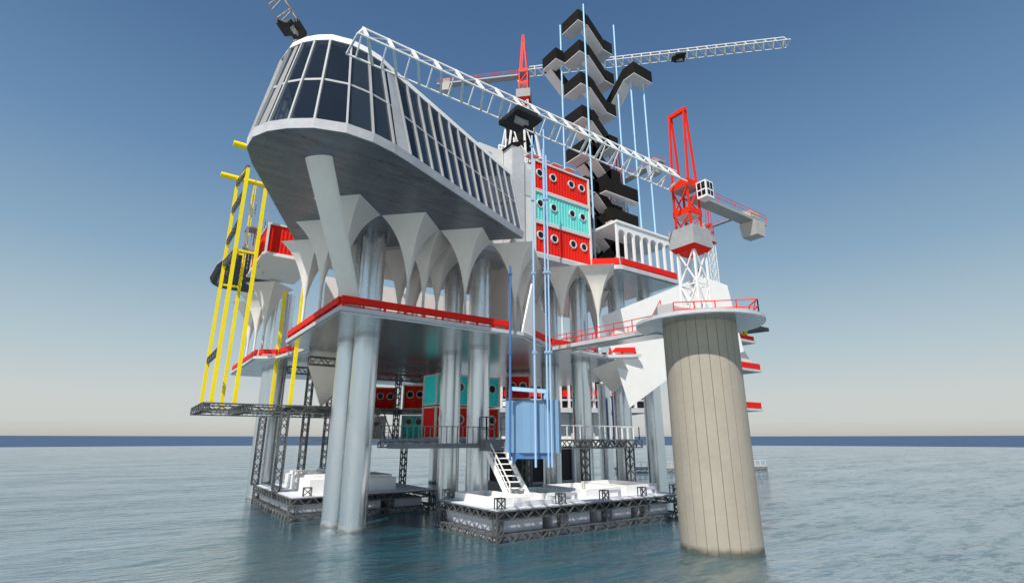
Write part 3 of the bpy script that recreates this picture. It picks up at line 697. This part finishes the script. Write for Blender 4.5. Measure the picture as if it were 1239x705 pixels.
part('bottom_frame',MB().slab([ed(-2.5,1.3,8.46),ed(2.1,1.3,8.46),ed(2.1,1.3,6.9),ed(1.6,1.3,7.8),ed(-2.0,1.3,7.8),ed(-2.5,1.3,6.9)],D_,.3),'blue_mid',t)
for (e,d,z0,z1,r,m,l) in ((-2.56,-.1,7.66,31.1,.15,'blue_mid','dark blue lift guide rail ending below the cabin, leftmost of the rails'),
    (.4,-.1,6.94,49.6,.14,'blue_pale','tall pale blue guide rail at the left edge of the container stack'),
    (1.85,-.1,6.94,47.4,.11,'blue_pale','pale blue guide rail crossing the container stack, left one of the close pair'),
    (2.25,-.1,6.94,46.4,.11,'blue_pale','pale blue guide rail crossing the container stack, right one of the close pair'),
    (1.4,5.9,36.8,54.4,.12,'blue_pale','thin pale blue rail in front of the service tower')):
    p=ed(e,d); mb=MB().tube((p.x,p.y,z0),(p.x,p.y,z1),r,10)
    for z in (20,30,40,48): 
        if z0<z<z1: mb.box(p.x-.2,p.x+.2,p.y-.2,p.y+.2,z-.12,z+.12)
    solo('guide_rail',mb,m,l,'guide rail','lift guide rails',40)
# ------------------------------------------------------------------ white sails and inverted pyramids
def P3(px,py,Y=None,X=None,Z=None):     # a point of the place, measured once on the plane it lies in
    a=px-619.5;b=352.5-py
    f=F*math.cos(PIT)-b*math.sin(PIT);u=F*math.sin(PIT)+b*math.cos(PIT); h=R(HDG)
    d=V((math.cos(h)*f+math.sin(h)*a,math.sin(h)*f-math.cos(h)*a,u))
    if Y is not None: k=Y/d.y
    elif X is not None: k=X/d.x
    else: k=(Z-CAMZ)/d.z
    return d*k+V((0,0,CAMZ))
t=thing('white_sail','large brilliant white folded sail wall hanging between the decks beside the concrete pile','sail',(75,62,16))
def PP(px,py,S):        # measured on the upright plane x+y=S in which the sail stands
    p=P3(px,py,Y=1.)-V((0,0,CAMZ)); return p*(S/(p.x+p.y))+V((0,0,CAMZ))
SP=122.
a=PP(727,383,116.5);b=PP(849,334,119.);c=PP(762,493,121.)
nr=(b-a).cross(c-a)
def onp(px,py):
    ry=PP(px,py,100)-V((0,0,CAMZ)); return ry*((a-V((0,0,CAMZ))).dot(nr)/ry.dot(nr))+V((0,0,CAMZ))
part('face',MB().slab([a,c,onp(806,460),onp(900,425),onp(880,345),b],(1,1,0),.2),'white_bright',t)
t=thing('inverted_pyramid','grey faceted inverted pyramid hanging under the small deck at the right','pyramid',(62.5,58.5,17))
A_=PP(715,447,120);B_=P3(752,432,Z=22.39);C_=P3(777,431,Z=22.39);T_=PP(740,474,126)
nr=(B_-A_).cross(T_-A_); ry=PP(763,453,100)-V((0,0,CAMZ)); kk=(A_-V((0,0,CAMZ))).dot(nr)/ry.dot(nr); G_=ry*kk+V((0,0,CAMZ))
part('face',MB().add([A_,B_,G_,T_],[[0,1,2,3]]),'shell',t)
part('edge',MB().add([T_+V((0,.03,-.03)),G_+V((0,.03,-.03)),G_+V((.35,.4,-.3)),T_+V((.0,.4,-.5))],[[0,1,2,3]]),'white_bright',t)
t=thing('inverted_pyramid','pale inverted pyramid hanging under the deck left of the near column pair','pyramid',(22,85,16))
part('faces',MB().add([(21.6,89.,22.38),(29.5,84,22.38),(33,94,22.38),(25,98,22.38),(24.4,88.5,15.)],[[0,1,4],[1,2,4],[2,3,4],[3,0,4]]),'shell',t)
solo('leaning_screen',MB().slab([(19.5,113,31),(27,106,33),(27,106,24),(18.5,112,23.6)],(.6,.7,0),.2),'shell','grey leaning screen wall on the far left deck wing behind the thin stems','screen')
# ------------------------------------------------------------------ yellow gantry with its lattice platform
t=thing('lattice_platform','dark lattice work platform carrying the yellow gantry poles at the far left','platform',(13,85,13.6))
mb=MB(); zc=14.0
for y in (77,83,92.5): mb.truss((6.6,y,zc),(30,y,zc),.9,.9,16,.15,.09)
for x in (7.,12,18.5,24): mb.truss((x,77.5,zc),(x,92,zc),.9,.9,10,.15,.09)
part('truss',mb,'lattice',t)
part('floor',MB().box(17.5,30,77.2,92,14.47,14.6),'wood',t)
t=thing('yellow_gantry','tall yellow steel gantry of six poles with overhanging arms at the left','gantry',(13,85,14.5))
for (x,y,z1) in ((7.6,78,48.4),(7.6,91,52.6),(10.3,78,46),(10.3,91,52.6),(17.3,78,33.5),(17.3,91,34.2)):
    part('pole',MB().bar((x,y,14.47),(x,y,z1),.46),'yellow',t)
part('arm',MB().tube((5.,91,52.6),(13,91,52.6),.45,12),'yellow',t,40)
part('arm',MB().tube((5.2,78.,51.9),(13,78,51.9),.45,12),'yellow',t,40)
part('arm',MB().bar((7.6,78,48.5),(7.6,91.5,52.4),.4),'yellow',t)
mb=MB()
for a_,b_ in (((7.6,78,35.7),(10.3,78,35.7)),((7.6,91,39.4),(10.3,91,39.4)),((7.6,91,33.8),(10.3,91,33.8))): part('brace',MB().bar(a_,b_,.3),'yellow',t)
def zat(px,py,x,y):     # height on the upright through (x,y)
    a=px-619.5;b=352.5-py; f=F*math.cos(PIT)-b*math.sin(PIT);u=F*math.sin(PIT)+b*math.cos(PIT); h=R(HDG)
    return CAMZ+u*(math.cos(h)*x+math.sin(h)*y)/f
for (ya,yb) in ((223,202),(255,232),(293,267),(319,304),(436,423)):
    part('raking_truss',MB().truss((7.6,90.7,zat(275,ya,7.6,91)),(7.6,78.3,zat(290,yb,7.6,78)),.35,.7,10,.12,.09),'grey_steel',t)
# hanging chains
for k,(x,y) in enumerate(((9.6,84.5),(10.4,86.5),(11.9,85),(13,88))):
    mb=MB(); 
    for i in range(46):
        z=50.5-i*.22*1.5; mb.box(x-.05,x+.05,y-.05,y+.05,z-.13,z+.13) if i%2 else mb.box(x-.09,x+.09,y-.02,y+.02,z-.13,z+.13)
    solo('hanging_chain',mb,'grey_paint','thin chain hanging inside the yellow gantry','chain','chains in the yellow gantry')
# dark platform hull at far left
t=thing('dark_landing_pad','black rounded landing pad jutting out at the far left behind the yellow poles','landing pad',(10,90,37))
hp=[(20,97.5),(10.6,98),(9.2,100),(7.9,109),(7.75,119),(8.2,122),(9.9,124.4),(13,125),(20,125)]
part('underside',MB().prism(inset(hp,.5),41.6,42.2,top=hp),'dark_hull',t)
part('rim',MB().prism(hp,42.203,42.7),'grey_paint',t)
solo('grey_cabinet',MB().box(9.2,9.5,83,83.3,38,41.2).box(10.5,10.8,83,83.3,38,41.2).box(9.2,9.5,84.7,85,38,41.2).box(10.5,10.8,84.7,85,38,41.2).box(9.15,10.85,82.95,85.05,41.203,41.5).box(9.15,10.85,82.95,85.05,37.7,37.997),'grey_paint','small grey open frame cabinet between the yellow poles','cabinet')
solo('loading_ramp',MB().truss((8.6,88,38.),(8.2,98,36.),.9,.9,8,.2,.14),'lattice','dark lattice loading ramp leaning against the yellow gantry','ramp')
solo('access_ladder',MB().truss((13.,90,36.6),(13.,92.,41),.9,.5,6,.2,.14),'red','short red lattice ladder beside the left red container','ladder')
# ------------------------------------------------------------------ pontoon barges
def cleat(x,y,z,l,g):
    mb=MB(); mb.box(x-.55,x-.43,y-.05,y+.05,z,z+1.1).box(x+.43,x+.55,y-.05,y+.05,z,z+1.1).bar((x-.5,y,z+1.05),(x+.5,y,z+1.05),.12).bar((x-.5,y,z+.1),(x+.5,y,z+1.),.1).bar((x+.5,y,z+.1),(x-.5,y,z+1.),.1)
    mb.box(x-.5,x-.4,y+.5,y+.6,z,z+1.1).box(x+.4,x+.5,y+.5,y+.6,z,z+1.1).bar((x-.5,y+.55,z+1.05),(x+.5,y+.55,z+1.05),.12).bar((x-.5,y,z+1.05),(x-.5,y+.55,z+1.05),.1).bar((x+.5,y,z+1.05),(x+.5,y+.55,z+1.05),.1)
    solo('mooring_cleat',mb,'lattice',l,'mooring cleat',g)
def barge(x0,x1,y0,y1,zd,label,nx,ny,posts):
    t=thing('pontoon_barge',label,'barge',((x0+x1)/2,(y0+y1)/2,0))
    part('deck',MB().box(x0+.2,x1-.2,y0+.2,y1-.2,zd-.15,zd),'barge_deck',t)
    mb=MB(); w=.7; hh=.8
    for z in (.35,zd-.56):
        for y in (y0+.35,y1-.35): mb.truss((x0,y,z),(x1,y,z),w,hh,round((x1-x0)/.95),.13,.095)
        for x in (x0+.35,x1-.35): mb.truss((x,y0+.72,z),(x,y1-.72,z),w,hh,round((y1-y0)/.95),.13,.095)
    for x in posts:
        for y in (y0+.35,y1-.35): mb.truss((x,y,.75),(x,y,zd-.96),.75,.75,2,.16,.13)
    part('lattice_frame',mb,'lattice',t)
    L_=(x1-x0-.6)/nx
    for i in range(nx):
        a=x0+.95+i*(x1-x0-1.6)/nx; b=a+(x1-x0-1.6)/nx*.80
        part('float',MB().box(a,b,y0+.85,y1-.9,-.5,zd-.98),'barge_grey',t)
    return t
B0=(31.,60.5,46.1,59.0,3.1)
barge(*B0,'large white decked pontoon barge with dark lattice frame, left of the concrete pile',4,3,[31.4,40,46.8,53.5,60.1])
def coaming(x0,x1,y0,y1,z,h,th=.35):
    return MB().box(x0,x1,y0,y0+th,z,z+h).box(x0,x1,y1-th,y1,z,z+h).box(x0,x0+th,y0+th,y1-th,z,z+h).box(x1-th,x1,y0+th,y1-th,z,z+h).box(x0+th,x1-th,y0+th,y1-th,z,z+h*.35)
z=3.103
for (a,l) in (((32.6,37.,48.3,57.5,.85),'raised white hatch at the left end of the large barge'),
    ((39.8,45.2,50.,57.6,.8),'raised white hatch in the middle of the large barge right of the stair'),
    ((46.2,52.4,49.2,57.6,1.0),'raised white hatch on the right half of the large barge'),
    ((53.4,59.4,49.2,57.8,1.1),'raised white hatch at the right end of the large barge nearest the pile')):
    solo('deck_hatch',coaming(*a[:4],z,a[4]),'white_bright',l,'hatch','raised hatches on the large barge')
solo('deck_beam',MB().box(34.4,39.6,47.4,48.1,z,z+.45).box(34.4,34.9,47.2,48.1,z+.45,z+.8).box(39,39.6,47.2,48.1,z+.45,z+.8),'white_bright','low white beam with upturned ends near the front corner of the large barge','beam')
for i,(x,y) in enumerate(((42,48.6),(49,48.2),(56,48.3))):
    solo('mooring_bar',MB().bar((x,y,z+.7),(x+2,y,z+.7),.3).bar((x,y,z),(x,y,z+.7),.25).bar((x+2,y,z),(x+2,y,z+.7),.25),'barge_grey',('left','middle','right')[i]+' grey mooring bar along the front of the large barge deck','mooring bar','mooring bars on the large barge')
for x,w_ in ((31.8,'at the front corner'),(40,'second from the left'),(46.8,'third from the left'),(53.5,'fourth from the left'),(59.8,'nearest the concrete pile')):
    cleat(x,46.5,3.1,'dark square mooring cleat on the front edge of the large barge, '+w_,'mooring fittings on the large barge')
cleat(32,58,3.1,'dark square mooring cleat at the back left corner of the large barge','mooring fittings on the large barge')
barge(17.5,38,72.6,97.4,2.9,'smaller pontoon barge behind the near column pair with lattice frame',3,3,[17.9,25,31,37.6])
z=2.903
for (a,l) in (((20.2,24.4,74.6,80.,1.9),'tall white box at the front of the left barge'),((20.5,24.,84,90,2.),'tall white box at the back of the left barge'),((26,33,76,84,1.7),'broad white box on the left barge beside the columns'),((26,32,88,95,2.),'grey white box at the back right of the left barge')):
    solo('deck_box',MB().box(*a[:4],z,z+a[4]).box(a[0]+.5,a[1]-.5,a[2]+.5,a[3]-.5,z+a[4]+.003,z+a[4]+.4),'white_bright',l,'box','white boxes on the left barge')
cleat(19.6,73,2.9,'dark mooring cleat on the front corner of the left barge',None)
# lattice legs
for (x,y,z0,z1,l) in ((17.5,97,2.9,13.5,'lattice leg at the far left, outermost on the left barge'),(17.6,81.5,2.9,13.5,'lattice leg second from the left on the left barge'),
    (24.4,96.6,2.9,22.3,'lattice leg third from the left, on the back of the left barge'),(28.2,96.6,2.9,22.3,'lattice leg just left of the near column pair'),
    (45.2,101,-2,9.,'lattice leg standing in the water under the low railing'),
    (48,63.5,-1,8.8,'lattice leg below the blue lift car'),(57.,60.6,-1,8.8,'lattice leg below the low walkway right of the lift'),(65.,58.8,-1,8.8,'lattice leg at the right end of the low walkway'),
    (51.6,103.,10.1,22.3,'lattice pylon between the two stacks of lower containers'),(45.6,106.8,10.1,22.3,'lattice pylon beside the red container near the column pair')):
    solo('lattice_pylon',MB().truss((x,y,z0),(x,y,z1),.95,.95,round((z1-z0)/1.15),.17,.12),'lattice',l,'lattice pylon','dark lattice legs')
# ------------------------------------------------------------------ low walkway + gangway
t=thing('low_walkway','low grey walkway with upright railings crossing behind the large barge','walkway',(36,59,9))
part('floor',MB().box(24.5,44.,57.3,59.6,8.95,9.5),'grey_steel',t)
mb=MB(); mb.rail([(23,57.5,9.5),(37.2,57.5,9.5)],2.0,.75,.09,(1.,))
part('railing',mb,'grey_steel',t)
mb=MB(); mb.rail([(36.0,56.,9.5),(36.0,57.6,9.5)],3.2,1.6,.14,(1.,.55)).rail([(36.0,56,9.5),(37.2,56,9.5)],3.2,1.5,.14,(1.,.55)).rail([(38.6,56.6,9.5),(40.4,57.6,9.5)],3.2,3,.14,(1.,.55)).box(35.9,38.6,55.9,57.29,8.6,9.95)
part('landing_cage',mb,'grey_steel',t)
t=thing('lattice_walkway','short lattice-framed walkway with white railing right of the blue lift','walkway',(57,60,8.6))
part('frame',MB().truss((47,57.6,9.3),(66,57.6,9.3),1.2,1.1,18,.17,.11).truss((47,61,9.3),(66,61,9.3),1.2,1.1,18,.17,.11),'lattice',t)
part('floor',MB().box(47,66,57.2,61.4,9.87,10.),'grey_steel',t)
part('railing',MB().rail([(48,57.3,10),(65.8,57.3,10),(65.8,61,10)],1.9,1.3,.11,(1.,)),'white_bright',t)
t=thing('gangway_stair','white steel gangway stair with open treads leading up from the large barge','stair',(37,52,3.1))
f0=V((38.0,51.6,3.11));f1=V((37.6,57.2,9.7)); wv=V((1.0,-.5,0)).normalized()*1.25
mb=MB()
for s in (-1,1): part('stringer',MB().bar(f0+wv*s,f1+wv*s,.22,.62),'white_bright',t)
for k in range(1,10):
    c=f0.lerp(f1,k/10); mb.bar(c-wv*.92,c+wv*.92,.75,.1)
part('treads',mb,'white_bright',t)
mb=MB()
for s in (-1,):
    mb.bar(f0+wv*s+V((0,0,1.9)),f1+wv*s+V((0,0,1.9)),.12); mb.bar(f0+wv*s+V((0,0,1.0)),f1+wv*s+V((0,0,1.)),.1)
    for k in (0,.5,1.): c=f0.lerp(f1,k)+wv*s; mb.bar(c,c+V((0,0,1.9)),.12)
mb.bar(f0+wv,f0+wv+V((0,0,.9)),.2)
part('handrail',mb,'white_bright',t)
# platform under lower containers
t=thing('lower_platform','dark lattice floor carrying the lower red and turquoise containers','platform',(46,95,9.2))
part('floor',MB().box(30,56,76,126,9.6,10.05),'grey_paint',t)
part('truss',MB().truss((30,76,9.2),(56,76,9.2),.9,.75,24,.15,.1),'lattice',t)
mb=MB(); mb.truss((33,94.2,15.0),(53,79.3+13,15.0),.9,.8,18,.15,.1)
t=thing('middle_platform','dark lattice floor between the upper and lower containers at the left','platform',(42,98,14.8))
part('floor',MB().prism([(30,104),(46.,106.3),(53,101.),(62,112),(50,124),(36,124)],15.95,16.25),'grey_paint',t)
part('truss',MB().truss((30,103.6,15.5),(46.,105.9,15.5),.8,.8,16,.15,.1).truss((46.,105.9,15.5),(53,100.6,15.5),.8,.8,9,.15,.1),'lattice',t)
t=thing('steel_ladder','steep grey steel ladder stair leaning up in front of the pale grey container','stair',(44,110,10))
mb=MB()
p0=V((45.4,109.5,10.05));p1=V((43.4,110.5,15.5))
for s in (-.8,.8): mb.bar(p0+V((s*.8,-s*.6,0)),p1+V((s*.8,-s*.6,0)),.25)
part('stringer',mb,'grey_steel',t)
mb=MB()
for k in range(1,8): c=p0.lerp(p1,k/8); mb.bar(c+V((-.64,.48,0)),c+V((.64,-.48,0)),.4,.1)
part('treads',mb,'grey_steel',t)
# under-deck service truss
t=thing('underdeck_truss','dark lattice beams hung below the main deck behind the near columns','truss',(30,80,21))
part('beam',MB().truss((19.5,79,21.2),(44,79,21.2),1.1,1.1,22,.16,.11),'lattice',t)
part('beam',MB().truss((27,80,21.2),(27,100,21.2),1.1,1.1,18,.16,.11),'lattice',t)
part('beam',MB().truss((19.5,92,21.2),(44,92,21.2),1.1,1.1,22,.16,.11),'lattice',t)
# ------------------------------------------------------------------ buildings seen between the columns
t=thing('striped_block','distant dark block with pale upright fins and a red band between the columns','building',(100,110,0))
u=V((.86,-.51,0)); o=V((84,121,0))
def blk(a0,a1,d0,d1,z0,z1):
    nrm=V((.51,.86,0)); return [tuple((o+u*a+nrm*d).xy) for a,d in ((a0,d0),(a1,d0),(a1,d1),(a0,d1))],z0,z1
def pb(mb,*a): p,z0,z1=blk(*a); mb.prism(p,z0,z1); return mb
part('wall',pb(MB(),-2,40,0,14,18.5,34.5),'black',t)
mb=MB()
for k in range(17): pb(mb,-1.5+k*2.4,-.85+k*2.4,-1.3,-.02,18.5,34.3)
part('fin',mb,'soffit',t,kind=None)
part('red_band',pb(MB(),-2,40,-.3,-.01,21.6,23.4),'red',t)
part('floor_edge',pb(MB(),-3,41,-1.25,-.31,20.4,20.9),'concrete_pale',t)
part('base_slab',pb(MB(),-3,41,-1.5,15,17.2,18.496),'concrete_pale',t)
t=thing('pale_block','low pale wall of panels beneath the distant striped block','building',(100,112,0))
part('wall',pb(MB(),-2,30,3,12,8.0,17.196),'white_bright',t)
mb=MB()
for k in range(5): pb(mb,1+k*6,1.8+k*6,2.4,2.99,8.1,17.19)
part('panel_joint',mb,'concrete_pale',t)
t=thing('ferry_shed','dark glazed shed with white frames standing low behind the lattice walkway','shed',(70,85,0))
part('wall',MB().box(60,75.5,84,92,2,8.6),'black',t)
part('base',MB().box(59.7,75.8,83.7,92.3,-.5,1.997),'barge_grey',t)
mb=MB()
for x in (60.,63.5,67.5,71.5,75.): mb.box(x,x+.45,83.6,83.997,2,8.6)
part('frame',mb,'barge_grey',t)
part('lattice_base',MB().truss((57,82.5,1.),(78,82.5,1.),1.,1.,20,.17,.12),'lattice',t)
solo('blue_screen',MB().box(86,88.6,82,82.3,9,19).box(85.8,88.8,81.9,82.4,19,19.3),'blue_mid','tall dark blue screen standing in the gap beside the concrete pile','screen')
t=thing('floating_jetty','long low floating jetty with white railings far out beyond the columns','jetty',(150,108,0))
jl=[(124,118),(178,100),(178.8,102.4),(124.8,120.4)]
part('deck',MB().prism(jl,.9,1.5),'ballast',t)
part('frame',MB().truss((124,118,.5),(178,100,.5),.8,.8,60,.17,.12),'lattice',t)
part('railing',MB().rail([(124,118,1.5),(178,100,1.5)],1.6,2.2,.12,(1.,)),'white_paint',t)
# far stacked decks right of the pile
t=thing('far_deck_tower','distant stack of small red-railed decks under a dark flat roof, right of the pile','tower',(212,121,0))
def fp(px,py,d=0):
    k=P3(px,py,Y=121.); return k
for (y0,y1,xr,z) in ((440,0,921,0),(490,0,923,1)):
    a=P3(880,y0,Y=121);b=P3(xr,y0,Y=121)
    part('slab',MB().box(a.x-12,b.x,121,134,a.z-1.6,a.z-.6),'concrete_pale',t)
    part('parapet',MB().box(a.x-8,b.x-.8,121.2,121.8,a.z-.5,a.z+2.),'red',t)
a=P3(890,408,Y=121);b=P3(914,408,Y=121)
part('slab',MB().box(a.x-12,b.x,121,134,a.z-1,a.z),'concrete_pale',t); part('parapet',MB().box(a.x-8,b.x-1,121.2,121.8,a.z+.1,a.z+2.),'red',t)
a=P3(890,395,Y=121);b=P3(925,397,Y=121)
part('roof',MB().prism([(a.x-14,119),(b.x,119),(b.x-4,134),(a.x-14,134)],a.z+.4,a.z+2),'dark_hull',t)
for pxx,m in ((897.5,'yellow'),(903,'yellow')):
    q=P3(pxx,408,Y=122); part('post',MB().bar((q.x,122,q.z),(q.x,122,q.z+6),1.),m,t)
for pxx in (896,901):
    q=P3(pxx,490,Y=122); part('pole',MB().bar((q.x,122,q.z),(q.x,122,q.z+34),.8),'blue_pale',t)
q=P3(901,490,Y=123); part('lift_box',MB().box(q.x-2.2,q.x+1.6,123,126,q.z,q.z+15),'blue_lift',t)
q=P3(900,445,Y=123.05); part('sail',MB().add([(q.x-6,124,q.z),(q.x-6,124,q.z+17),(q.x+9,124,q.z+3)],[[0,1,2]]),'shell',t)
for x in (196,203): part('column',MB().tube((x,127,-2),(x,127,60),2.2,20),'steel',t,40)
# ------------------------------------------------------------------ one global rescale to metres
done=set()
for o in list(bpy.data.objects):
    if o.type=='MESH' and o.data.name not in done:
        done.add(o.data.name); o.data.transform(M.Scale(K,4))
    o.location=o.location*K
bpy.context.view_layer.update()
